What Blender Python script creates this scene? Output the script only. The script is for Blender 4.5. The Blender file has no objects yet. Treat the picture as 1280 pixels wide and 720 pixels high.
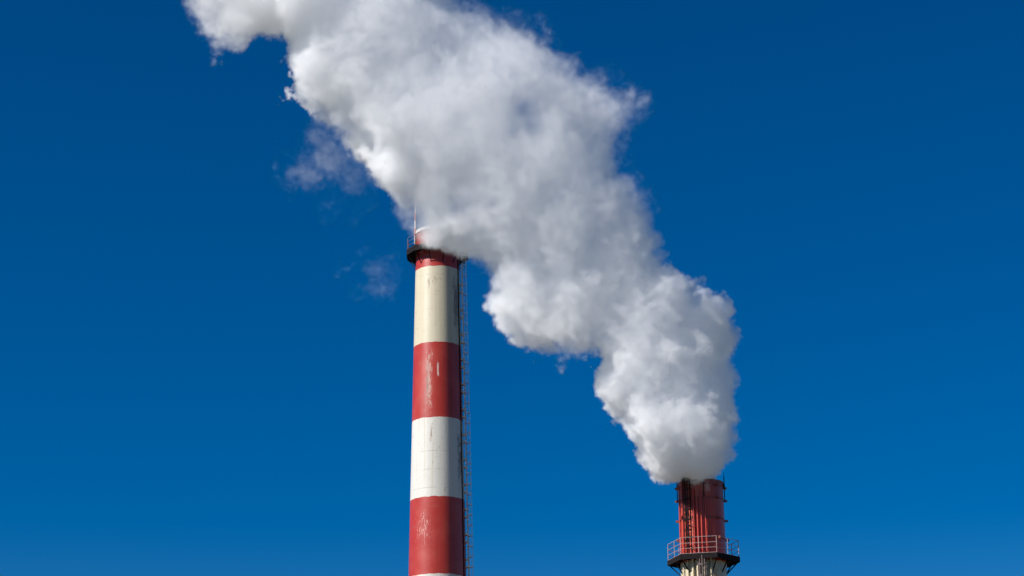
import bpy, bmesh, math, random
import numpy as np
from mathutils import Vector, Matrix, Euler
R = math.radians
sc = bpy.context.scene
C = sc.collection

# ------------------------------------------------------------------ camera
F = 2600.0                                   # focal length in pixels of a 1280 wide picture
cam = bpy.data.cameras.new('camera')
cam.sensor_width = 36.0
cam.lens = F / 1280.0 * 36.0
cam.clip_start = 0.5
cam.clip_end = 20000.0
cam_ob = bpy.data.objects.new('camera', cam)
C.objects.link(cam_ob)
EYE = Vector((0.0, 0.0, 1.7))
PITCH, ROLL = R(18.2), 0.0115
rot = Matrix.Rotation(R(90) + PITCH, 3, 'X') @ Matrix.Rotation(-ROLL, 3, 'Z')
cam_ob.location = EYE
cam_ob.rotation_euler = rot.to_euler()
sc.camera = cam_ob

# ------------------------------------------------------------------ sky, sun, exposure
SUN_EL, SUN_AZ = R(37.0), R(62.0)           # azimuth: turned left from the direction behind the camera
sun_dir = Vector((-math.sin(SUN_AZ) * math.cos(SUN_EL), -math.cos(SUN_AZ) * math.cos(SUN_EL), math.sin(SUN_EL)))
world = bpy.data.worlds.new('World')
sc.world = world
world.use_nodes = True
wt = world.node_tree
wt.nodes.clear()
w_out = wt.nodes.new('ShaderNodeOutputWorld')
w_bg = wt.nodes.new('ShaderNodeBackground')
w_sky = wt.nodes.new('ShaderNodeTexSky')
w_sky.sky_type = 'NISHITA'
w_sky.sun_disc = False
w_sky.sun_elevation = SUN_EL
w_sky.sun_rotation = math.atan2(sun_dir.x, sun_dir.y)
w_sky.altitude = 1900.0
w_sky.air_density = 1.0
w_sky.dust_density = 0.0
w_sky.ozone_density = 4.0
w_hsv = wt.nodes.new('ShaderNodeHueSaturation')
w_hsv.inputs['Saturation'].default_value = 1.46
w_hsv.inputs['Hue'].default_value = 0.506
w_hsv.inputs['Value'].default_value = 1.0
wt.links.new(w_sky.outputs['Color'], w_hsv.inputs['Color'])
wt.links.new(w_hsv.outputs['Color'], w_bg.inputs['Color'])
w_bg.inputs['Strength'].default_value = 0.050
wt.links.new(w_bg.outputs['Background'], w_out.inputs['Surface'])

sun = bpy.data.lights.new('sun', 'SUN')
sun.energy = 5.0
sun.angle = R(0.55)
sun.color = (1.0, 0.97, 0.94)
sun_ob = bpy.data.objects.new('sun', sun)
C.objects.link(sun_ob)
sun_ob.location = (-60, -20, 80)
sun_ob.rotation_euler = sun_dir.to_track_quat('Z', 'Y').to_euler()

sc.view_settings.view_transform = 'Standard'
sc.view_settings.look = 'None'
sc.view_settings.exposure = 0.62
sc.view_settings.gamma = 1.0
sc.view_settings.use_curve_mapping = False
sc.render.engine = 'CYCLES'
cy = sc.cycles
cy.max_bounces = 96
cy.volume_bounces = 90
cy.diffuse_bounces = 3
cy.glossy_bounces = 2
cy.transparent_max_bounces = 8
cy.volume_step_rate = 2.5
cy.volume_max_steps = 256
cy.use_denoising = True
cy.use_adaptive_sampling = True
cy.adaptive_threshold = 0.03


def ray(px, py):
    v = rot @ Vector(((px - 640.0) / F, -(py - 360.0) / F, -1.0))
    return v


def at(px, py, Y):
    """World point that stands at distance Y on the line of sight of (px, py)."""
    v = ray(px, py)
    return EYE + v * (Y / v.y)


def depth_of(p):
    return -(rot.transposed() @ (p - EYE)).z


# ------------------------------------------------------------------ object helpers
def link(o, parent=None):
    C.objects.link(o)
    if parent is not None:
        o.parent = parent
    return o


def obj(name, bm, mats, parent=None, smooth=True):
    me = bpy.data.meshes.new(name)
    bmesh.ops.recalc_face_normals(bm, faces=bm.faces)
    if smooth:
        for f in bm.faces:
            f.smooth = True
        for e in bm.edges:
            if len(e.link_faces) == 2 and e.calc_face_angle(0) > R(40):
                e.smooth = False
    bm.to_mesh(me)
    bm.free()
    for m in (mats if isinstance(mats, (list, tuple)) else [mats]):
        me.materials.append(m)
    return link(bpy.data.objects.new(name, me), parent)


def empty(name, loc, label, cat, group=None):
    o = bpy.data.objects.new(name, None)
    o.location = loc
    o['label'] = label
    o['category'] = cat
    if group:
        o['group'] = group
    return link(o)


def tube(bm, a, b, r, n=8, r2=None, caps=True):
    a, b = Vector(a), Vector(b)
    d = b - a
    q = d.to_track_quat('Z', 'Y')
    r2 = r if r2 is None else r2
    va = [bm.verts.new(a + q @ Vector((math.cos(2 * math.pi * i / n) * r, math.sin(2 * math.pi * i / n) * r, 0))) for i in range(n)]
    vb = [bm.verts.new(b + q @ Vector((math.cos(2 * math.pi * i / n) * r2, math.sin(2 * math.pi * i / n) * r2, 0))) for i in range(n)]
    for i in range(n):
        bm.faces.new((va[i], va[(i + 1) % n], vb[(i + 1) % n], vb[i]))
    if caps:
        bm.faces.new(va[::-1])
        bm.faces.new(vb)


def bar(bm, a, b, w, h, up=(0, 0, 1)):
    """Rectangular bar from a to b, w across and h along 'up'."""
    a, b, up = Vector(a), Vector(b), Vector(up)
    d = (b - a).normalized()
    s = d.cross(up)
    if s.length < 1e-4:
        s = d.cross(Vector((1, 0, 0)))
    s.normalize()
    u = s.cross(d).normalized()
    vs = []
    for p in (a, b):
        for sx, su in ((-1, -1), (1, -1), (1, 1), (-1, 1)):
            vs.append(bm.verts.new(p + s * (sx * w / 2) + u * (su * h / 2)))
    for f in ((0, 1, 2, 3), (7, 6, 5, 4), (0, 4, 5, 1), (1, 5, 6, 2), (2, 6, 7, 3), (3, 7, 4, 0)):
        bm.faces.new([vs[i] for i in f])


def lathe(bm, profile, n=96, a0=0.0, shape=None, closed=False, mat_of=None):
    """profile: list of (radius, z)."""
    rings = []
    for k, (r, z) in enumerate(profile):
        ring = []
        for i in range(n):
            a = a0 + 2 * math.pi * i / n
            rr = r * (shape(a) if shape else 1.0)
            ring.append(bm.verts.new((rr * math.sin(a), -rr * math.cos(a), z)))
        rings.append(ring)
    m = len(rings)
    for k in range(m if closed else m - 1):
        A, B = rings[k], rings[(k + 1) % m]
        for i in range(n):
            f = bm.faces.new((A[i], A[(i + 1) % n], B[(i + 1) % n], B[i]))
            if mat_of:
                f.material_index = mat_of(k)
    return rings


def pol(r, az, z):
    """Point at radius r, azimuth az degrees (0 towards the camera, positive to the right)."""
    return Vector((r * math.sin(R(az)), -r * math.cos(R(az)), z))


# ------------------------------------------------------------------ materials
class NT:
    def __init__(self, name):
        self.m = bpy.data.materials.new(name)
        self.m.use_nodes = True
        self.t = self.m.node_tree
        self.t.nodes.clear()

    def n(self, kind, **kw):
        x = self.t.nodes.new(kind)
        for k, v in kw.items():
            setattr(x, k, v)
        return x

    def l(self, a, b):
        self.t.links.new(a, b)

    def val(self, sock, v):
        if isinstance(v, bpy.types.NodeSocket):
            self.l(v, sock)
        else:
            sock.default_value = v

    def math(self, op, a, b=0.0, c=0.0, clamp=False):
        x = self.n('ShaderNodeMath', operation=op, use_clamp=clamp)
        self.val(x.inputs[0], a)
        self.val(x.inputs[1], b)
        self.val(x.inputs[2], c)
        return x.outputs[0]

    def mix(self, f, a, b):
        x = self.n('ShaderNodeMix', data_type='RGBA')
        self.val(x.inputs[0], f)
        self.val(x.inputs[6], a)
        self.val(x.inputs[7], b)
        return x.outputs[2]

    def step(self, v, lo, hi):
        x = self.n('ShaderNodeMapRange', interpolation_type='SMOOTHSTEP')
        self.val(x.inputs[0], v)
        x.inputs[1].default_value = lo
        x.inputs[2].default_value = hi
        return x.outputs[0]

    def noise(self, vec, scale, detail=4.0, rough=0.55, dist=0.0):
        x = self.n('ShaderNodeTexNoise')
        self.l(vec, x.inputs['Vector'])
        x.inputs['Scale'].default_value = scale
        x.inputs['Detail'].default_value = detail
        x.inputs['Roughness'].default_value = rough
        x.inputs['Distortion'].default_value = dist
        return x.outputs['Fac']

    def scaled(self, vec, sx, sy, sz):
        x = self.n('ShaderNodeVectorMath', operation='MULTIPLY')
        self.l(vec, x.inputs[0])
        x.inputs[1].default_value = (sx, sy, sz)
        return x.outputs[0]

    def surface(self, color, rough, metal=0.0, spec=0.5, bump=None, bump_d=0.01):
        p = self.n('ShaderNodeBsdfPrincipled')
        o = self.n('ShaderNodeOutputMaterial')
        self.val(p.inputs['Base Color'], color)
        self.val(p.inputs['Roughness'], rough)
        p.inputs['Metallic'].default_value = metal
        p.inputs['Specular IOR Level'].default_value = spec
        if bump is not None:
            b = self.n('ShaderNodeBump')
            b.inputs['Distance'].default_value = bump_d
            b.inputs['Strength'].default_value = 0.6
            self.l(bump, b.inputs['Height'])
            self.l(b.outputs[0], p.inputs['Normal'])
        self.l(p.outputs[0], o.inputs['Surface'])
        return self.m


def plain(name, col, rough=0.5, metal=0.0, dirt=(0.10, 0.06, 0.04), amount=0.35, scale=2.5, spec=0.5):
    k = NT(name)
    tc = k.n('ShaderNodeTexCoord').outputs['Object']
    a = k.noise(tc, scale, 5, 0.6)
    b = k.noise(k.scaled(tc, 3, 3, 0.5), scale * 2, 4, 0.6)
    f = k.math('MULTIPLY', k.step(k.math('MULTIPLY', a, b), 0.24, 0.42), amount)
    c = k.mix(f, (*col, 1), (*dirt, 1))
    return k.surface(c, rough, metal, spec, bump=a, bump_d=0.004)


def chimney_paint(name, bands, red, creams, H, peel=(), grime=0.5, fade=None, seam=1.6):
    """bands: list of z limits from the top down; colours alternate red, cream, red ... from the top.
    Weathering: streaks that run down the shell, blotches, plate seams, peeled paint."""
    k = NT(name)
    tc = k.n('ShaderNodeTexCoord').outputs['Object']
    sep = k.n('ShaderNodeSeparateXYZ')
    k.l(tc, sep.inputs[0])
    x, y, z = sep.outputs
    az = k.math('ARCTAN2', x, k.math('MULTIPLY', y, -1.0))          # 0 towards the camera, + to the right
    cyl = k.n('ShaderNodeCombineXYZ')                                # metres round the shell, 0, z
    u = k.math('MULTIPLY', az, 2.2)
    k.l(u, cyl.inputs[0])
    k.l(z, cyl.inputs[2])
    cv = cyl.outputs[0]
    edge_n = k.noise(cv, 2.2, 4, 0.6)
    zz = k.math('ADD', z, k.math('MULTIPLY', k.math('SUBTRACT', edge_n, 0.5), 0.22))
    # alternate bands from the top down
    col = (*red, 1)
    is_red = 1.0
    for i, lim in enumerate(bands):
        f = k.math('LESS_THAN', zz, lim)
        new_red = (i % 2 == 1)
        c2 = (*red, 1) if new_red else (*creams[(i // 2) % len(creams)], 1)
        col = k.mix(f, col, c2)
        is_red = k.math('ADD', k.math('MULTIPLY', k.math('SUBTRACT', 1.0, f), is_red), k.math('MULTIPLY', f, 1.0 if new_red else 0.0))
    # large blotches of faded paint
    blot = k.noise(cv, 0.45, 5, 0.6)
    fadef = k.math('MULTIPLY', k.step(blot, 0.42, 0.7), 0.30)
    col = k.mix(k.math('MULTIPLY', fadef, is_red), col, (red[0] * 1.35, red[1] * 2.6 + 0.02, red[2] * 2.4 + 0.02, 1))
    # vertical streaks
    st = k.noise(k.scaled(cv, 4.0, 1, 0.10), 1.0, 6, 0.65)
    st2 = k.noise(k.scaled(cv, 9.0, 1, 0.30), 1.0, 5, 0.7)
    sf = k.math('MULTIPLY', k.step(st, 0.50, 0.72), grime)
    col = k.mix(sf, col, k.mix(is_red, (0.36, 0.30, 0.18, 1), (red[0] * 0.55, red[1] * 0.6, red[2] * 0.6, 1)))
    sf2 = k.math('MULTIPLY', k.step(st2, 0.60, 0.78), grime * 0.9)
    col = k.mix(sf2, col, k.mix(is_red, (0.30, 0.22, 0.13, 1), (0.16, 0.04, 0.03, 1)))
    # rust freckles
    fr = k.noise(k.scaled(cv, 1, 1, 0.45), 5.0, 6, 0.7)
    ff = k.math('MULTIPLY', k.step(fr, 0.61, 0.68), 0.75)
    col = k.mix(ff, col, (0.14, 0.07, 0.04, 1))
    # small chips through to rusty or bare concrete patches, and soot washed down from the rim
    ch = k.noise(k.scaled(cv, 1.6, 1, 0.9), 7.0, 8, 0.78)
    chm = k.math('MULTIPLY', k.step(ch, 0.57, 0.62), k.step(k.noise(cv, 0.6, 3, 0.5), 0.42, 0.60))
    col = k.mix(k.math('MULTIPLY', chm, 0.7), col, k.mix(is_red, (0.24, 0.17, 0.11, 1), (0.30, 0.17, 0.13, 1)))
    so = k.math('MULTIPLY', k.step(k.math('ADD', k.math('SUBTRACT', z, H - 3.2), k.math('MULTIPLY', k.math('SUBTRACT', st, 0.5), 5.0)), 0.0, 3.2), 0.35)
    col = k.mix(so, col, (0.05, 0.03, 0.025, 1))
    # plate seams: thin, broken horizontal and vertical lines
    zs = k.math('ABSOLUTE', k.math('SUBTRACT', k.math('FRACT', k.math('DIVIDE', z, seam)), 0.5))
    hs = k.math('MULTIPLY', k.math('LESS_THAN', zs, 0.012), k.step(k.noise(cv, 0.9, 3, 0.5), 0.48, 0.60))
    col = k.mix(k.math('MULTIPLY', hs, 0.55), col, (0.16, 0.11, 0.08, 1))
    # peeled patches at given (azimuth deg, z, half width rad*2.2, half height)
    pn = k.noise(k.scaled(cv, 3.4, 1, 0.7), 2.6, 8, 0.8, 0.5)
    for (pa, pz, pw, ph, pc, th) in peel:
        du = k.math('ABSOLUTE', k.math('DIVIDE', k.math('SUBTRACT', u, R(pa) * 2.2), pw))
        dz = k.math('ABSOLUTE', k.math('DIVIDE', k.math('SUBTRACT', z, pz), ph))
        inside = k.math('SUBTRACT', 1.0, k.math('MAXIMUM', du, dz), clamp=True)
        inside = k.math('POWER', inside, 0.6)
        pf = k.step(k.math('ADD', pn, k.math('MULTIPLY', inside, 0.24)), th, th + 0.04)
        pf = k.math('MULTIPLY', pf, k.math('GREATER_THAN', inside, 0.02))
        col = k.mix(k.math('MULTIPLY', pf, 0.8), col, (*pc, 1))
    rough = k.math('ADD', 0.24, k.math('MULTIPLY', blot, 0.24))
    bump = k.math('ADD', k.math('MULTIPLY', pn, 0.5), k.math('MULTIPLY', k.noise(cv, 0.7, 3, 0.5), 1.5))
    return k.surface(col, rough, 0.0, 0.48, bump=bump, bump_d=0.012)


STEEL = plain('galvanised_steel', (0.60, 0.61, 0.64), 0.45, 0.1, dirt=(0.22, 0.20, 0.19), amount=0.3)
PALE = plain('pale_painted_steel', (0.30, 0.22, 0.21), 0.5, 0.0, dirt=(0.25, 0.10, 0.06), amount=0.5)
DARK = plain('sooty_steel', (0.007, 0.005, 0.006), 0.8, 0.0, dirt=(0.02, 0.009, 0.007), spec=0.15)
RUSTRED = plain('rusty_red_steel', (0.22, 0.05, 0.035), 0.6, 0.0, dirt=(0.06, 0.03, 0.02), amount=0.7)
REDP = plain('red_pipe_paint', (0.38, 0.032, 0.018), 0.42, 0.0, dirt=(0.16, 0.05, 0.03), amount=0.6)
RAILD = plain('weathered_rail_paint', (0.13, 0.09, 0.08), 0.55, 0.0, dirt=(0.08, 0.04, 0.03), amount=0.6)
CREAMP = plain('cream_pipe_paint', (0.50, 0.42, 0.27), 0.5, 0.0, dirt=(0.14, 0.10, 0.06), amount=0.7)
WHITEP = plain('white_mast_paint', (0.48, 0.44, 0.41), 0.55, 0.0, dirt=(0.2, 0.12, 0.09), amount=0.4)
SOOT = plain('sooty_lining', (0.05, 0.045, 0.04), 0.9)

# ------------------------------------------------------------------ ground
k = NT('dry_ground')
tc = k.n('ShaderNodeTexCoord').outputs['Object']
g1 = k.noise(tc, 0.02, 6, 0.6)
g2 = k.noise(tc, 1.3, 6, 0.65)
gc = k.mix(k.step(g1, 0.42, 0.6), (0.09, 0.08, 0.06, 1), (0.05, 0.06, 0.03, 1))
gc = k.mix(k.math('MULTIPLY', g2, 0.5), gc, (0.11, 0.10, 0.09, 1))
GROUND = k.surface(gc, 0.95, bump=g2, bump_d=0.05)
bm = bmesh.new()
bmesh.ops.create_grid(bm, x_segments=40, y_segments=40, size=6000)
g = obj('ground', bm, GROUND)
g['kind'] = 'structure'


# ------------------------------------------------------------------ ladders
def ladder(parent, az, r_lo, r_hi, z_lo, z_hi, mat, r_at, width=0.42, cage_mat=None, stand=0.22,
           brackets=None, bracket_mat=None, cage_r=0.36, hoop_step=0.9, straps=5):
    """Cat ladder with safety cage standing off the shell; r_at(z) is the shell radius."""
    e = pol(1, az, 0)
    s = Vector((-e.y, e.x, 0))

    def P(z, off, side):
        return e * (r_at(z) + off) + s * side + Vector((0, 0, z))
    bm = bmesh.new()
    zs = [z_lo + (z_hi - z_lo) * i / 12 for i in range(13)]
    for sd in (-width / 2, width / 2):
        for i in range(12):
            bar(bm, P(zs[i], stand, sd), P(zs[i + 1], stand, sd), 0.06, 0.08, up=e)
    z = z_lo + 0.15
    while z < z_hi:
        tube(bm, P(z, stand, -width / 2), P(z, stand, width / 2), 0.014, 5)
        z += 0.30
    lad = obj('ladder', bm, mat, parent, smooth=False)
    bm = bmesh.new()
    z = z_lo + 1.2
    n = 10
    while z < z_hi:
        pts = []
        for i in range(n + 1):
            t = math.pi * i / n
            pts.append(P(z, stand + cage_r * 1.25 * math.sin(t), -cage_r * math.cos(t)))
        pts = [P(z, stand, -width / 2)] + pts + [P(z, stand, width / 2)]
        for a, b in zip(pts[:-1], pts[1:]):
            bar(bm, a, b, 0.014, 0.07)
        z += hoop_step
    for i in range(straps):
        t = math.pi * (i + 0.5) / straps
        for j in range(12):
            z0, z1 = zs[j] + (1.2 if j == 0 else 0), zs[j + 1]
            if z1 <= z0:
                continue
            bar(bm, P(z0, stand + cage_r * 1.25 * math.sin(t), -cage_r * math.cos(t)),
                P(z1, stand + cage_r * 1.25 * math.sin(t), -cage_r * math.cos(t)), 0.07, 0.012, up=e)
    obj('safety_cage', bm, cage_mat or mat, lad, smooth=False)
    if brackets:
        for z in brackets:
            if not z_lo < z < z_hi:
                continue
            bm = bmesh.new()
            for sd in (-width / 2 - 0.03, width / 2 + 0.03):
                bar(bm, P(z, -0.06, sd), P(z, stand + 0.10, sd), 0.09, 0.13)
            bar(bm, P(z, stand - 0.05, -width / 2 - 0.10), P(z, stand - 0.05, width / 2 + 0.14), 0.07, 0.14)
            obj('wall_bracket', bm, bracket_mat or mat, lad, smooth=False)
    return lad


def polygon_platform(parent, r_in, r_out, z, n, a0, th, fascia_h, mats, label_mat=None):
    """Ring deck with n corners, first corner at azimuth a0 (deg); deck top at z."""
    deck_m, fascia_m = mats
    bm = bmesh.new()
    N = n
    ro = [(r_out, a0 + 360 * i / N) for i in range(N)]
    # inner circle sampled finely per side
    sub = 8
    outer, inner = [], []
    for i in range(N):
        A, B = pol(r_out, ro[i][1], 0), pol(r_out, ro[i][1] + 360 / N, 0)
        for j in range(sub):
            p = A.lerp(B, j / sub)
            q = p.normalized() * r_in
            outer.append(p)
            inner.append(q)
    M = len(outer)
    v = {}
    for key, ring, zz in (('ot', outer, z), ('it', inner, z), ('ob', outer, z - th), ('ib', inner, z - th)):
        v[key] = [bm.verts.new((p.x, p.y, zz)) for p in ring]
    for i in range(M):
        j = (i + 1) % M
        bm.faces.new((v['ot'][i], v['ot'][j], v['it'][j], v['it'][i]))
        bm.faces.new((v['ob'][j], v['ob'][i], v['ib'][i], v['ib'][j]))
        bm.faces.new((v['ot'][j], v['ot'][i], v['ob'][i], v['ob'][j]))
        bm.faces.new((v['it'][i], v['it'][j], v['ib'][j], v['ib'][i]))
    deck = obj('platform', bm, deck_m, parent, smooth=False)
    bm = bmesh.new()
    for i in range(N):
        A, B = pol(r_out + 0.02, ro[i][1], z - fascia_h / 2 + 0.05), pol(r_out + 0.02, ro[i][1] + 360 / N, z - fascia_h / 2 + 0.05)
        bar(bm, A, B, 0.05, fascia_h)
    obj('edge_beam', bm, fascia_m, deck, smooth=False)
    return deck


def guardrail(parent, r, z, n, a0, rails, h, mat, posts_per_side=2, rp=0.022, skip=()):
    bm = bmesh.new()
    for i in range(n):
        if i in skip:
            continue
        A, B = pol(r, a0 + 360 * i / n, z), pol(r, a0 + 360 * (i + 1) / n, z)
        for t in rails:
            u = Vector((0, 0, t * h))
            tube(bm, A + u, B + u, rp, 6)
        for j in range(posts_per_side):
            p = A.lerp(B, j / posts_per_side)
            tube(bm, p, p + Vector((0, 0, h)), rp * 1.3, 6)
    return obj('guardrail', bm, mat, parent)


# ------------------------------------------------------------------ tall striped chimney (left)
DL = 175.0
cl = at(547.0, 420.0, DL)


def zL(py):
    return at(547.2, py, DL).z


def rL(z):
    zt, zb = zL(345), zL(720)
    a = 55.6 / 2 * depth_of(Vector((cl.x, DL, zt))) / F
    b = 72.6 / 2 * depth_of(Vector((cl.x, DL, zb))) / F
    r = a + (b - a) * (zt - z) / (zt - zb)
    if z < zb:
        r = b + (b - a) / (zt - zb) * (zb - z) * 0.7
    return r


CH = empty('chimney', (cl.x, DL, 0), 'tall red and white banded chimney with ladder down its right side, top hidden in steam', 'chimney')
H = zL(291)
zdeck = zL(316)
base_z = [0, 4, 10, 16, 22]
EL = R(14)
# heights of the band edges: the front arc of a ring stands above its centre line
bandsL = []
for yb in (332, 427, 521, 620, 717):
    z0 = zL(yb)
    z0 = z0 - rL(z0) * math.tan(math.atan2(z0 - 1.7, DL)) * 0.98
    bandsL.append(z0)
period = bandsL[3] - bandsL[4]
while bandsL[-1] > 6:
    bandsL.append(bandsL[-1] - period * 1.0)


def facet(a):
    # sixteen plate strips: half way between a circle and a sixteen-sided shell
    s = R(22.5)
    t = ((a + R(4)) % s) - s / 2
    return 1.0 - 0.06 * (1 - math.cos(s / 2) / math.cos(t))


PAINT_L = chimney_paint('banded_chimney_paint', bandsL, (0.32, 0.023, 0.014),
                        [(0.48, 0.43, 0.31), (0.52, 0.50, 0.45), (0.52, 0.49, 0.43)], H,
                        peel=[(-19, (zL(435) + zL(510)) / 2 - 0.9, 0.42, 3.4, (0.44, 0.33, 0.26), 0.655), (-22, (zL(435) + zL(510)) / 2 - 0.9, 0.34, 3.4, (0.13, 0.08, 0.06), 0.70),
                              (-22, zL(362), 0.30, 0.9, (0.16, 0.10, 0.05), 0.70),
                              (56, zL(385), 0.6, 3.0, (0.12, 0.07, 0.04), 0.63), (60, zL(575), 0.5, 3.2, (0.12, 0.09, 0.07), 0.65), (-5, zL(358), 1.6, 1.5, (0.26, 0.19, 0.12), 0.74), (-30, zL(665), 1.5, 2.6, (0.52, 0.30, 0.25), 0.74),
                              (-12, zL(548), 0.14, 0.9, (0.24, 0.17, 0.12), 0.64),
                              (3, zL(470), 0.10, 0.8, (0.56, 0.42, 0.38), 0.60)], grime=0.6)
bm = bmesh.new()
prof = [(rL(0), 0)] + [(rL(z), z) for z in np.linspace(2, H - 0.3, 60)]
lathe(bm, prof, n=128, shape=facet)
shell = obj('shell', bm, PAINT_L, CH)
bm = bmesh.new()
rt = rL(H)
lathe(bm, [(rt, H - 0.3), (rt + 0.09, H - 0.27), (rt + 0.09, H), (rt - 0.30, H), (rt - 0.33, H - 1.5), (rt - 0.33, H - 5)], n=96)
obj('rim', bm, [WHITEP], CH)
bm = bmesh.new()
lathe(bm, [(rt - 0.36, H - 0.08), (rt - 0.36, H - 6)], n=64)
obj('flue_lining', bm, SOOT, CH)
# platform under the rim
rd = rL(zdeck)
RPO = 39.0 * depth_of(Vector((cl.x, DL, zdeck))) / F
plat = polygon_platform(CH, rd - 0.02, RPO, zdeck, 12, 15, 0.10, 0.50, (DARK, DARK))
guardrail(CH, RPO - 0.05, zdeck + 0.0, 12, 15, (0.36, 0.68, 1.0), 1.15, RAILD, 1)
for i in range(12):
    bm = bmesh.new()
    a = 15 + 30 * i
    o1, o2, o3 = pol(RPO - 0.08, a, zdeck - 0.46), pol(rL(zdeck - 1.45) - 0.02, a, zdeck - 1.45), pol(rd - 0.02, a, zdeck - 0.2)
    bar(bm, o1, o2, 0.06, 0.07)
    bar(bm, o1 + Vector((0, 0, 0.08)), o3, 0.07, 0.12)
    obj('bracket', bm, DARK, CH, smooth=False)
# lightning masts
for a in (-78, 12, 102, 192):
    bm = bmesh.new()
    p0 = pol(rt + 0.12, a, H - 1.2)
    zt = zL(258)
    L = zt - p0.z
    for i in range(5):
        q0, q1 = p0 + Vector((0, 0, L * i / 5)), p0 + Vector((0, 0, L * (i + 1) / 5))
        nb = len(bm.faces)
        tube(bm, q0, q1, 0.10 - 0.012 * i, 8)
        bm.faces.ensure_lookup_table()
        for f in bm.faces[nb:]:
            f.material_index = i % 2
    tube(bm, p0 + Vector((0, 0, L)), p0 + Vector((0, 0, L + 0.5)), 0.015, 6)
    obj('lightning_rod', bm, [WHITEP, REDP], CH)
brk = []
y = 332
for i in range(40):
    zc = zL(357.5 + 31.2 * i)
    if zc < 3:
        break
    brk += [zc, zL(357.5 + 31.2 * i + 9.5)]
ladder(CH, 84, 0, 0, 2.5, zdeck, STEEL, rL, brackets=brk, bracket_mat=STEEL, cage_mat=STEEL, stand=0.2, cage_r=0.34)
# cable tray running beside the ladder
bm = bmesh.new()
for i in range(24):
    z0, z1 = 2 + (zdeck - 3) * i / 24, 2 + (zdeck - 3) * (i + 1) / 24
    bar(bm, pol(rL(z0) + 0.03, 66, z0), pol(rL(z1) + 0.03, 66, z1), 0.07, 0.07, up=pol(1, 66, 0))
obj('cable_tray', bm, DARK, CH, smooth=False)

# ------------------------------------------------------------------ lower chimney (right)
DR = 150.0
cr = at(875.6, 605.0, DR)


def zR(py):
    return at(876.0, py, DR).z


HR = zR(605)
SR = depth_of(Vector((cr.x, DR, HR))) / F          # metres per pixel at its top
R_TOP = 27.8 * SR


def rR(z):
    return R_TOP + max(0.0, HR - z) * 0.006 + (0.0 if z > 5 else (5 - z) * 0.05)


CR = empty('chimney', (cr.x, DR, 0), 'lower dark red chimney with railed platform, steam pouring from its top', 'chimney')
zdk = zR(699.5)
z_beige = zdk - 0.32
b_r = [z_beige]
while b_r[-1] > 6:
    b_r.append(b_r[-1] - 6.0)
PAINT_R = chimney_paint('lower_chimney_paint', b_r, (0.44, 0.040, 0.018),
                        [(0.50, 0.43, 0.29), (0.56, 0.52, 0.42)], HR, grime=0.8,
                        peel=[(20, zdk - 2.4, 0.5, 2.0, (0.42, 0.22, 0.09), 0.60)], seam=1.2)
bm = bmesh.new()
lathe(bm, [(rR(z), z) for z in np.linspace(0, HR, 40)], n=96)
obj('shell', bm, PAINT_R, CR)
bm = bmesh.new()
lathe(bm, [(R_TOP - 0.001, HR + 0.001), (R_TOP + 0.05, HR - 0.12), (R_TOP + 0.05, HR + 0.03), (R_TOP - 0.12, HR + 0.03), (R_TOP - 0.14, HR - 5)], n=96)
obj('rim', bm, RUSTRED, CR)
# clamp rings
for py in (611, 627, 652, 676):
    z = zR(py)
    bm = bmesh.new()
    r = rR(z)
    lathe(bm, [(r - 0.01, z - 0.05), (r + 0.035, z - 0.05), (r + 0.035, z + 0.05), (r - 0.01, z + 0.05)], n=96)
    for a in (-88, 89, 38, -140, 150):
        p = pol(r + 0.02, a, z)
        bar(bm, p, pol(r + 0.26, a, z), 0.10, 0.16)
    obj('clamp_ring', bm, RUSTRED, CR, smooth=False)
# vertical pipes on the sunny face, unequal in height
pipes = [(-57, 0.055, 602, 750, REDP), (-46, 0.045, 606, 690, REDP), (-24, 0.075, 618, 760, REDP), (-15, 0.07, 628, 700, REDP),
         (-6, 0.06, 622, 700, REDP), (4, 0.05, 628, 700, REDP), (-72, 0.05, 610, 720, REDP)]
for (a, r, y0, y1, m) in pipes:
    bm = bmesh.new()
    zt, zb = zR(y0), zdk + 0.02
    rr = rR(zt) + r + 0.05
    tube(bm, pol(rR(zb) + r + 0.05, a, zb), pol(rr, a, zt), r, 10)
    tube(bm, pol(rr, a, zt - r), pol(rR(zt) - 0.05, a, zt - r), r * 1.0, 10)
    tube(bm, pol(rr, a, zt - r), pol(rr, a, zt + r * 1.15), r * 1.12, 10)
    for py in (627, 640, 652, 664, 676):
        if py < y0 + 3:
            continue
        zc = zR(py)
        tube(bm, pol(rR(zc) + r + 0.05, a, zc - 0.03), pol(rR(zc) + r + 0.05, a, zc + 0.03), r * 1.3, 10)
    obj('pipe', bm, m, CR)
for (a, r) in ((-30, 0.09), (-18, 0.11), (-4, 0.07), (12, 0.10), (-60, 0.05), (-44, 0.06)):
    bm = bmesh.new()
    zt, zb = zdk - 0.12, 1.0
    tube(bm, pol(rR(zb) + r + 0.06, a, zb), pol(rR(zt) + r + 0.06, a, zt), r, 10)
    for i in range(30):
        zc = zt - 0.9 - 1.25 * i
        if zc > 2:
            tube(bm, pol(rR(zc) + r + 0.05, a, zc - 0.04), pol(rR(zc) + r + 0.05, a, zc + 0.04), r * 1.25, 10)
    obj('pipe', bm, CREAMP, CR)
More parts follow.
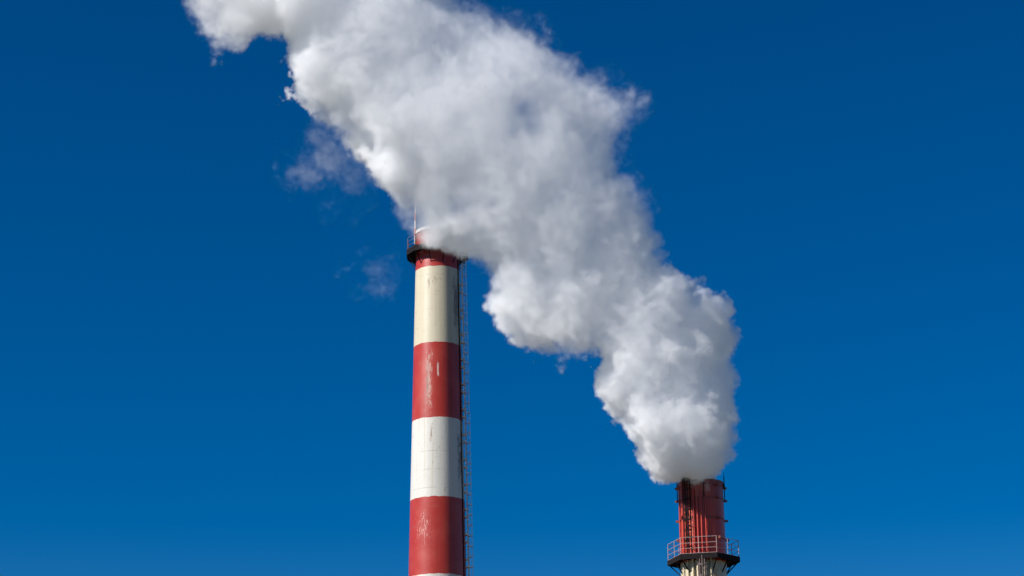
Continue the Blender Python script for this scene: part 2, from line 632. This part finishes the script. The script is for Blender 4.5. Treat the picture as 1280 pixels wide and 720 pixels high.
# lightning rods standing over the rim
for a, h in ((2, 0.75), (78, 0.5), (165, 0.7), (-100, 0.6)):
    bm = bmesh.new()
    tube(bm, pol(R_TOP + 0.10, a, HR - 1.3), pol(R_TOP + 0.10, a, HR + h), 0.035, 6)
    bar(bm, pol(R_TOP - 0.02, a, HR - 0.25), pol(R_TOP + 0.14, a, HR - 0.25), 0.14, 0.22)
    tube(bm, pol(R_TOP + 0.10, a, HR + h), pol(R_TOP + 0.10, a, HR + h + 0.3), 0.012, 5)
    obj('lightning_rod', bm, DARK, CR)
# hexagonal platform
RO = 44.5 * SR
platform = polygon_platform(CR, rR(zdk) - 0.02, RO, zdk, 6, -43, 0.06, 0.38, (RUSTRED, DARK))
guardrail(CR, RO - 0.03, zdk, 6, -43, (0.06, 0.36, 0.66, 1.0), 1.25, PALE, 2, rp=0.020)
for i in range(12):
    a = -43 + 30 * i
    ro = RO if i % 2 == 0 else RO * math.cos(R(30))
    bm = bmesh.new()
    bar(bm, pol(ro - 0.1, a, zdk - 0.30), pol(rR(zdk - 1.1) - 0.02, a, zdk - 1.15), 0.06, 0.08)
    bar(bm, pol(ro - 0.05, a, zdk - 0.20), pol(rR(zdk) - 0.02, a, zdk - 0.20), 0.07, 0.14)
    obj('strut', bm, DARK, CR, smooth=False)
ladder(CR, -37, 0, 0, zdk - 0.1, HR + 1.0, DARK, rR, cage_mat=DARK, stand=0.2, cage_r=0.3, hoop_step=0.75)
ladder(CR, -8, 0, 0, 2.5, zdk - 0.1, DARK, lambda z: rR(z) + 0.2, cage_mat=RAILD, stand=0.12, cage_r=0.3, hoop_step=0.8)

# ------------------------------------------------------------------ steam plume: a density grid grown from puffs
rng = np.random.default_rng(7)
random.seed(4)
outline = [(849, 603), (843, 609), (830, 607), (812, 592), (795, 572), (789, 548), (768, 530), (752, 512), (743, 488), (742, 462),
           (735, 447), (720, 456), (700, 463), (676, 447), (650, 437), (632, 425), (618, 405), (606, 380), (609, 352), (602, 330),
           (588, 322), (560, 318), (536, 309), (518, 296), (505, 272), (492, 252), (478, 236), (466, 214), (448, 194), (430, 176),
           (405, 160), (388, 147), (372, 132), (350, 124), (347, 104), (356, 84), (357, 62), (342, 48), (325, 40), (316, 60),
           (298, 66), (284, 72), (266, 74), (254, 54), (244, 30), (226, 8), (190, -50), (150, -110), (120, -170), (260, -210), (420, -190),
           (520, -60), (572, -4), (610, 6), (640, 12), (668, 22), (690, 32), (700, 56), (722, 68), (735, 86), (760, 90), (792, 100),
           (812, 114), (812, 152), (790, 168), (783, 192), (800, 215), (817, 240), (822, 268), (812, 284), (833, 294), (842, 306),
           (826, 332), (846, 336), (882, 345), (903, 348), (910, 370), (932, 384), (934, 404), (918, 432), (912, 452), (920, 480),
           (928, 505), (927, 540), (924, 566), (910, 590), (902, 601)]
PD = 145.5     # distance of the plume's plane


def plume_y(u, v):
    """Distance of the plume's middle: it starts at the stack and drifts a little towards the camera."""
    h = np.clip(612 - v, 0, 900)
    return DR - 1.8 * (1 - np.exp(-h / 26.0)) - 6.0 * h / 600.0


# two-dimensional distance to the outline
poly = np.array(outline, float)


def sd2(p):
    a = poly
    b = np.roll(poly, -1, axis=0)
    d = b - a
    pa = p[:, None, :] - a[None]
    h = np.clip((pa * d).sum(-1) / (d * d).sum(-1), 0, 1)
    dist = np.sqrt(((pa - d * h[..., None]) ** 2).sum(-1)).min(1)
    x, y = p[:, 0:1], p[:, 1:2]
    c = ((a[:, 1] > y) != (b[:, 1] > y)) & (x < (b[:, 0] - a[:, 0]) * (y - a[:, 1]) / (b[:, 1] - a[:, 1] + 1e-9) + a[:, 0])
    ins = (c.sum(1) % 2) == 1
    return np.where(ins, dist, -dist)


cand = np.stack([rng.uniform(110, 935, 14000), rng.uniform(-215, 612, 14000)], 1)
cand = np.concatenate([cand, np.stack([rng.uniform(770, 935, 1200), rng.uniform(520, 612, 1200)], 1)])
dd = sd2(cand)
keep = dd > 4
cand, dd = cand[keep], dd[keep]
puffs = []
MPP = depth_of(at(600, 250, PD)) / F
# local half thickness of the plume along the line of sight
for (u, v), d in zip(cand, dd):
    # broad body: sphere inscribed at this point
    rmax = 125.0
    r = min(d, rmax)
    puffs.append((u, v, r, 0.0))
puffs = np.array(puffs)
# big inscribed spheres (thinned): keep the larger ones
order = np.argsort(-puffs[:, 2])
body = []
for i in order:
    u, v, r, _ = puffs[i]
    if all((u - q[0]) ** 2 + (v - q[1]) ** 2 > (0.33 * max(q[2], 12)) ** 2 for q in body):
        body.append((u, v, r * 0.97, 0.0))
    if len(body) > 260:
        break
# lumps sitting on the surface of the body, in front and behind
lumps = []
pick = rng.permutation(len(puffs))[:2600]
for i in pick:
    u, v, d, _ = puffs[i]
    # thickness of the body here
    hz = 0.0
    for q in body:
        s = q[2] ** 2 - (q[0] - u) ** 2 - (q[1] - v) ** 2
        if s > 0:
            hz = max(hz, math.sqrt(s))
    r = min(d * 0.95, rng.uniform(8, 22) if v > 540 else 10 + 62 * rng.random() ** 1.3)
    if r < (4 if v > 540 else 6):
        continue
    side = -1 if rng.random() < 0.7 else 1
    lumps.append((u, v, r, side * (hz * rng.uniform(0.80, 1.0)) - side * r * 0.5))
lumps = lumps[:800]
allp = body + lumps
S = []
for (u, v, r, w) in allp:
    y = plume_y(u, v)
    p = at(u, v, float(y))
    mpp = depth_of(p) / F
    dirv = (p - EYE).normalized()
    p = p + dirv * (w * mpp * 0.85)
    S.append((p.x, p.y, p.z, r * mpp, v, u))
for (dz, rr) in ((-1.2, 1.35), (-0.4, 1.5), (0.35, 1.55), (1.1, 1.7)):      # steam standing in the mouth of the flue
    S.append((cr.x - 0.12 * (dz + 1), DR - 0.1 * (dz + 1), HR + dz, min(rr, R_TOP * 1.0), 600, 876))
S = np.array(S)
VOX0 = 0.5
lo = (S[:, :3] - S[:, 3:4]).min(0) - 2.2
hi = (S[:, :3] + S[:, 3:4]).max(0) + 2.2
# room for the loose wisps on the left
wl = at(345, 365, PD)
lo[0] = min(lo[0], wl.x)
lo[2] = min(lo[2], HR - 1.6)
NX, NY, NZ = (int(math.ceil((hi[i] - lo[i]) / VOX0)) + 1 for i in range(3))
hi = lo + VOX0 * (np.array([NX, NY, NZ]) - 1)
gx, gy, gz = (lo[i] + VOX0 * np.arange(n) for i, n in enumerate((NX, NY, NZ)))
field = np.full((NX, NY, NZ), 6.0, np.float32)      # distance to the puffs, negative inside
kk = 0.35
for (x, y, z, r, v, u) in S:
    m = r + 3.0
    i0, i1 = np.searchsorted(gx, x - m), np.searchsorted(gx, x + m)
    j0, j1 = np.searchsorted(gy, y - m), np.searchsorted(gy, y + m)
    k0, k1 = np.searchsorted(gz, z - m), np.searchsorted(gz, z + m)
    if i1 <= i0 or j1 <= j0 or k1 <= k0:
        continue
    d = np.sqrt((gx[i0:i1, None, None] - x) ** 2 + (gy[None, j0:j1, None] - y) ** 2 + (gz[None, None, k0:k1] - z) ** 2) - r
    f = field[i0:i1, j0:j1, k0:k1]
    h = np.clip(kk - np.abs(f - d), 0, None) / kk
    field[i0:i1, j0:j1, k0:k1] = np.minimum(f, d) - h * h * kk * 0.25

# how dense the steam is (per metre) and how soft its edge, from where it is in the plume
# given at anchor points and blended
anchors = [  # u, v, density, softness (m), detail displacement (m)
    (876, 600, 6.0, 0.15, 0.3), (835, 595, 6.0, 0.10, 0.5), (800, 570, 5.0, 0.10, 0.6), (850, 560, 2.6, 0.2, 0.5), (905, 540, 2.2, 0.3, 0.6), (920, 520, 2.4, 0.2, 0.6),
    (765, 515, 5.0, 0.10, 0.7), (750, 470, 5.0, 0.12, 0.7), (790, 480, 1.6, 0.3, 0.6), (850, 470, 1.3, 0.5, 0.5),
    (850, 400, 1.5, 0.4, 0.7), (835, 345, 3.0, 0.15, 0.8), (890, 355, 3.0, 0.15, 0.8), (922, 395, 3.4, 0.14, 0.8), (905, 460, 2.0, 0.3, 0.7),
    (650, 400, 1.3, 0.5, 0.7), (640, 425, 3.4, 0.15, 0.8), (700, 452, 1.4, 0.5, 0.9), (612, 390, 3.0, 0.2, 0.8), (610, 350, 1.3, 0.5, 0.8), (720, 330, 0.9, 0.7, 0.7), (760, 400, 1.1, 0.6, 0.7),
    (820, 300, 1.3, 0.5, 0.9), (834, 310, 2.4, 0.25, 0.9), (700, 220, 0.8, 0.9, 0.7), (800, 220, 0.6, 1.0, 1.1), (815, 265, 0.9, 0.7, 1.1), (790, 130, 0.5, 1.0, 1.3), (720, 150, 0.7, 1.0, 0.9),
    (630, 125, 0.9, 1.0, 0.8), (600, 90, 1.0, 0.9, 0.8), (690, 110, 0.8, 1.0, 0.9), (650, 185, 0.9, 0.9, 0.8),
    (720, 80, 0.42, 1.2, 1.3), (640, 20, 0.42, 1.1, 1.2), (560, 150, 0.8, 0.8, 0.7), (620, 270, 1.0, 0.8, 0.7),
    (455, 200, 5.0, 0.10, 0.7), (480, 236, 4.0, 0.12, 0.7), (520, 220, 1.2, 0.5, 0.6), (552, 292, 3.2, 0.35, 0.4), (532, 286, 1.2, 0.5, 0.4), (514, 275, 0.5, 0.7, 0.4), (505, 268, 0.7, 0.8, 0.5), (575, 255, 0.6, 0.9, 0.7), (560, 300, 1.8, 0.5, 0.5),
    (355, 100, 5.0, 0.10, 0.7), (375, 135, 4.0, 0.12, 0.7), (400, 90, 1.6, 0.4, 0.6), (430, 60, 1.2, 0.5, 0.7), (330, 25, 3.0, 0.2, 0.8), (350, 50, 3.0, 0.2, 0.7), (270, 50, 1.1, 0.7, 0.8), (240, 10, 0.9, 0.7, 0.8), (500, 60, 1.0, 0.7, 0.7), (560, 60, 0.8, 0.9, 0.8),
    (300, -100, 0.8, 1.0, 1.4), (410, 160, 0.8, 0.8, 0.8)]
YM = 143.0
ax = []
for (u, v, de, so, di) in anchors:
    p = at(u, v, YM)
    ax.append((p.x, p.z, de, so, di))
ax = np.array(ax)
GX, GY, GZ = np.meshgrid(gx, gy, gz, indexing='ij')
UU, WW = GX / GY * YM, (GZ - EYE.z) / GY * YM + EYE.z
del GX, GY, GZ
ws = np.zeros(UU.shape)
dl, sl, il = np.zeros(UU.shape), np.zeros(UU.shape), np.zeros(UU.shape)
for (x, z, de, so, di) in ax:
    w_ = 1.0 / ((UU - x) ** 2 + (WW - z) ** 2 + 0.5) ** 1.7
    ws += w_
    dl += w_ * math.log(de)
    sl += w_ * so
    il += w_ * di
dens = (0.36 * np.exp(dl / ws))
# thin places where the sky shows through
for (u, v, rp, keep_) in ((655, 136, 22, 0.20), (668, 160, 13, 0.25), (640, 165, 12, 0.3), (612, 254, 9, 0.25), (566, 262, 10, 0.35), (586, 256, 7, 0.3), (540, 85, 10, 0.6),
                          (712, 62, 18, 0.22), (768, 108, 18, 0.25), (776, 190, 14, 0.4), (808, 250, 14, 0.45), (645, 20, 14, 0.4), (455, 120, 12, 0.7), (517, 272, 13, 0.12), (520, 290, 8, 0.2), (548, 318, 8, 0.4),
                          (830, 275, 12, 0.4), (790, 150, 15, 0.4), (735, 85, 14, 0.4), (670, 22, 14, 0.4), (690, 255, 12, 0.6), (500, 120, 14, 0.6), (745, 300, 12, 0.6), (575, 150, 14, 0.55)):
    p = at(u, v, YM)
    q = ((UU - p.x) ** 2 + (WW - p.z) ** 2) / (rp * MPP) ** 2
    dens *= 1 - (1 - keep_) * np.exp(-q)
dens = dens.astype(np.float32)
soft = (sl / ws).astype(np.float32)
disp = (il / ws).astype(np.float32)
del UU, WW, dl, sl, il
# loose wisps torn off on the left: thin steam
for (u, v, ru, rv, de, yy) in ((394, 206, 46, 36, 0.10, 0), (440, 220, 38, 28, 0.08, 1), (462, 343, 34, 26, 0.065, 1), (430, 268, 22, 16, 0.05, 0), (392, 176, 20, 28, 0.09, -1), (372, 226, 26, 18, 0.06, 0)):
    p = at(u, v, PD + yy)
    a, b = ru * MPP, rv * MPP
    q = np.sqrt(((gx[:, None, None] - p.x) / a) ** 2 + ((gy[None, :, None] - p.y) / b) ** 2 + ((gz[None, None, :] - p.z) / b) ** 2)
    d = ((q - 1.0) * b).astype(np.float32)
    m = d < field
    near = m & (d < 1.5)
    dens[near] = de
    soft[near] = 1.5
    disp[near] = 1.15
    field = np.minimum(field, d)
field = np.clip(field, -6, 6)

me = bpy.data.meshes.new('steam_plume')
npt = NX * NY * NZ
me.vertices.add(npt)
co = np.stack(np.meshgrid(gx, gy, gz, indexing='ij'), -1).astype(np.float32)
me.vertices.foreach_set('co', co.ravel())
data = np.stack([field, dens, soft], -1).astype(np.float32)
at1 = me.attributes.new('puff', 'FLOAT_VECTOR', 'POINT')
at1.data.foreach_set('vector', data.ravel())
at2 = me.attributes.new('ruffle', 'FLOAT', 'POINT')
at2.data.foreach_set('value', disp.ravel())
me.update()
plume = bpy.data.objects.new('steam_plume', me)
C.objects.link(plume)
plume['label'] = 'billowing white grey steam plume drifting up and left from the lower chimney across the tall one'
plume['category'] = 'steam'
plume['kind'] = 'stuff'

k = NT('steam')
pv = k.n('ShaderNodeVolumePrincipled')
pv.inputs['Color'].default_value = (0.998, 0.998, 0.999, 1)
pv.inputs['Density'].default_value = 1.0
pv.inputs['Density Attribute'].default_value = 'density'
pv.inputs['Anisotropy'].default_value = -0.3
mo = k.n('ShaderNodeOutputMaterial')
k.l(pv.outputs[0], mo.inputs['Volume'])
STEAM = k.m
try:
    STEAM.cycles.volume_sampling = 'MULTIPLE_IMPORTANCE'
except Exception:
    pass
me.materials.append(STEAM)

VOX = 0.13
ng = bpy.data.node_groups.new('steam_density', 'GeometryNodeTree')
ng.interface.new_socket('Geometry', in_out='INPUT', socket_type='NodeSocketGeometry')
ng.interface.new_socket('Geometry', in_out='OUTPUT', socket_type='NodeSocketGeometry')
N = ng.nodes
gin, gout = N.new('NodeGroupInput'), N.new('NodeGroupOutput')


def setv(s, v):
    if isinstance(v, bpy.types.NodeSocket):
        ng.links.new(v, s)
    else:
        s.default_value = v


def M(op, a, b=0.0, c=0.0, clamp=False):
    n = N.new('ShaderNodeMath')
    n.operation = op
    n.use_clamp = clamp
    setv(n.inputs[0], a), setv(n.inputs[1], b), setv(n.inputs[2], c)
    return n.outputs[0]


def V(op, a, b=(0, 0, 0), scale=None):
    n = N.new('ShaderNodeVectorMath')
    n.operation = op
    setv(n.inputs[0], a), setv(n.inputs[1], b)
    if scale is not None:
        setv(n.inputs['Scale'], scale)
    return n.outputs[0]


def sep(v):
    n = N.new('ShaderNodeSeparateXYZ')
    setv(n.inputs[0], v)
    return n.outputs


pos = N.new('GeometryNodeInputPosition').outputs[0]
# slow swirl of the sampling position so that the puffs are not round
swn = N.new('ShaderNodeTexNoise')
swn.inputs['Scale'].default_value = 0.42
swn.inputs['Detail'].default_value = 3.0
setv(swn.inputs['Vector'], pos)
rufn = N.new('GeometryNodeInputNamedAttribute')
sw = V('SUBTRACT', swn.outputs['Color'], (0.5, 0.5, 0.5))
# swirl grows with height over the stack so the steam leaves the rim cleanly
pz = sep(pos)[2]
grow = N.new('ShaderNodeMapRange')
setv(grow.inputs[0], pz)
grow.inputs[1].default_value = HR + 0.3
grow.inputs[2].default_value = HR + 5.0
grow.inputs[3].default_value = 0.6
grow.inputs[4].default_value = 1.0
growv = grow.outputs[0]
sp = V('ADD', pos, V('SCALE', sw, scale=M('MULTIPLY', growv, 2.0)))
gpos = V('SCALE', V('SUBTRACT', sp, tuple(float(t) for t in lo)), scale=1.0 / VOX0)
gpos = V('MINIMUM', V('MAXIMUM', gpos, (0.001, 0.001, 0.001)), (NX - 1.01, NY - 1.01, NZ - 1.01))
fl = V('FLOOR', gpos)
fr = V('SUBTRACT', gpos, fl)
fx, fy, fz = sep(fr)
ix, iy, iz = sep(fl)
base = M('ADD', M('MULTIPLY', M('ADD', M('MULTIPLY', ix, float(NY)), iy), float(NZ)), iz)


def sample(attr_sock, dtype, off):
    n = N.new('GeometryNodeSampleIndex')
    n.data_type = dtype
    n.domain = 'POINT'
    ng.links.new(gin.outputs[0], n.inputs['Geometry'])
    setv(n.inputs['Value'], attr_sock)
    idx = N.new('FunctionNodeFloatToInt')
    idx.rounding_mode = 'ROUND'
    setv(idx.inputs[0], M('ADD', base_ref[0], float(off)))
    setv(n.inputs['Index'], idx.outputs[0])
    return n.outputs[0]


def named(name, dtype):
    n = N.new('GeometryNodeInputNamedAttribute')
    n.data_type = dtype
    n.inputs['Name'].default_value = name
    return n.outputs['Attribute']


base_ref = [base]
an = named('puff', 'FLOAT_VECTOR')


def vlerp(a, b, t):
    return V('ADD', a, V('SCALE', V('SUBTRACT', b, a), scale=t))


offs = lambda i, j, q: (i * NY + j) * NZ + q
c = {}
for i in (0, 1):
    for j in (0, 1):
        c[i, j] = vlerp(sample(an, 'FLOAT_VECTOR', offs(i, j, 0)), sample(an, 'FLOAT_VECTOR', offs(i, j, 1)), fz)
puffv = vlerp(vlerp(c[0, 0], c[0, 1], fy), vlerp(c[1, 0], c[1, 1], fy), fx)
sdf, den, sof = sep(puffv)
ruffle = sample(named('ruffle', 'FLOAT'), 'FLOAT', 0)

# cauliflower billows: fractal cells, warped
wn = N.new('ShaderNodeTexNoise')
wn.inputs['Scale'].default_value = 0.9
wn.inputs['Detail'].default_value = 3.0
setv(wn.inputs['Vector'], pos)
wp = V('ADD', pos, V('SCALE', V('SUBTRACT', wn.outputs['Color'], (0.5, 0.5, 0.5)), scale=1.3))


def voro(vec, s, det, rough):
    n = N.new('ShaderNodeTexVoronoi')
    n.feature = 'F1'
    n.inputs['Scale'].default_value = s
    n.inputs['Detail'].default_value = det
    n.inputs['Roughness'].default_value = rough
    setv(n.inputs['Vector'], vec)
    return n.outputs['Distance']


bil = voro(wp, 0.50, 3.0, 0.58)
fine = N.new('ShaderNodeTexNoise')
fine.inputs['Scale'].default_value = 1.6
fine.inputs['Detail'].default_value = 4.0
fine.inputs['Roughness'].default_value = 0.62
fine.inputs['Distortion'].default_value = 0.6
setv(fine.inputs['Vector'], pos)
big = N.new('ShaderNodeTexNoise')
big.inputs['Scale'].default_value = 0.16
big.inputs['Detail'].default_value = 1.0
setv(big.inputs['Vector'], pos)
# the ruffling is itself uneven: calm faces next to knobbly ones
calm = N.new('ShaderNodeMapRange')
setv(calm.inputs[0], big.outputs[0])
calm.inputs[1].default_value = 0.38
calm.inputs[2].default_value = 0.62
calm.inputs[3].default_value = 0.75
calm.inputs[4].default_value = 2.6
dbil = M('MULTIPLY', M('SUBTRACT', bil, 0.50), M('MULTIPLY', M('MULTIPLY', ruffle, growv), calm.outputs[0]))
dfin = M('MULTIPLY', M('SUBTRACT', 0.5, fine.outputs[0]), M('MULTIPLY', M('ADD', M('MULTIPLY', sof, 0.8), 0.45), 2.6))
s2 = M('ADD', sdf, M('ADD', dbil, M('MULTIPLY', dfin, growv)))
prof_ = M('DIVIDE', M('ADD', M('MULTIPLY', s2, -1.0), M('ADD', M('MULTIPLY', sof, 0.55), M('MULTIPLY', ruffle, 0.28))), sof, clamp=True)
prof_ = M('MULTIPLY', prof_, prof_)
rho = M('MULTIPLY', prof_, den)
# thin places inside
th = N.new('ShaderNodeMapRange')
setv(th.inputs[0], fine.outputs[0])
th.inputs[1].default_value = 0.30
th.inputs[2].default_value = 0.62
th.inputs[3].default_value = 0.25
th.inputs[4].default_value = 1.3
rho = M('MULTIPLY', rho, th.outputs[0])
vc = N.new('GeometryNodeVolumeCube')
setv(vc.inputs['Density'], rho)
vc.inputs['Background'].default_value = 0.0
vc.inputs['Min'].default_value = tuple(float(t) for t in lo)
vc.inputs['Max'].default_value = tuple(float(t) for t in hi)
for nm, a, b in (('Resolution X', lo[0], hi[0]), ('Resolution Y', lo[1], hi[1]), ('Resolution Z', lo[2], hi[2])):
    vc.inputs[nm].default_value = int((b - a) / VOX)
smt = N.new('GeometryNodeSetMaterial')
smt.inputs['Material'].default_value = STEAM
ng.links.new(vc.outputs[0], smt.inputs['Geometry'])
ng.links.new(smt.outputs[0], gout.inputs[0])
mod = plume.modifiers.new('steam_density', 'NODES')
mod.node_group = ng
mod.show_viewport = False
print('PLUME', NX, NY, NZ, [int((hi[i] - lo[i]) / VOX) for i in range(3)])
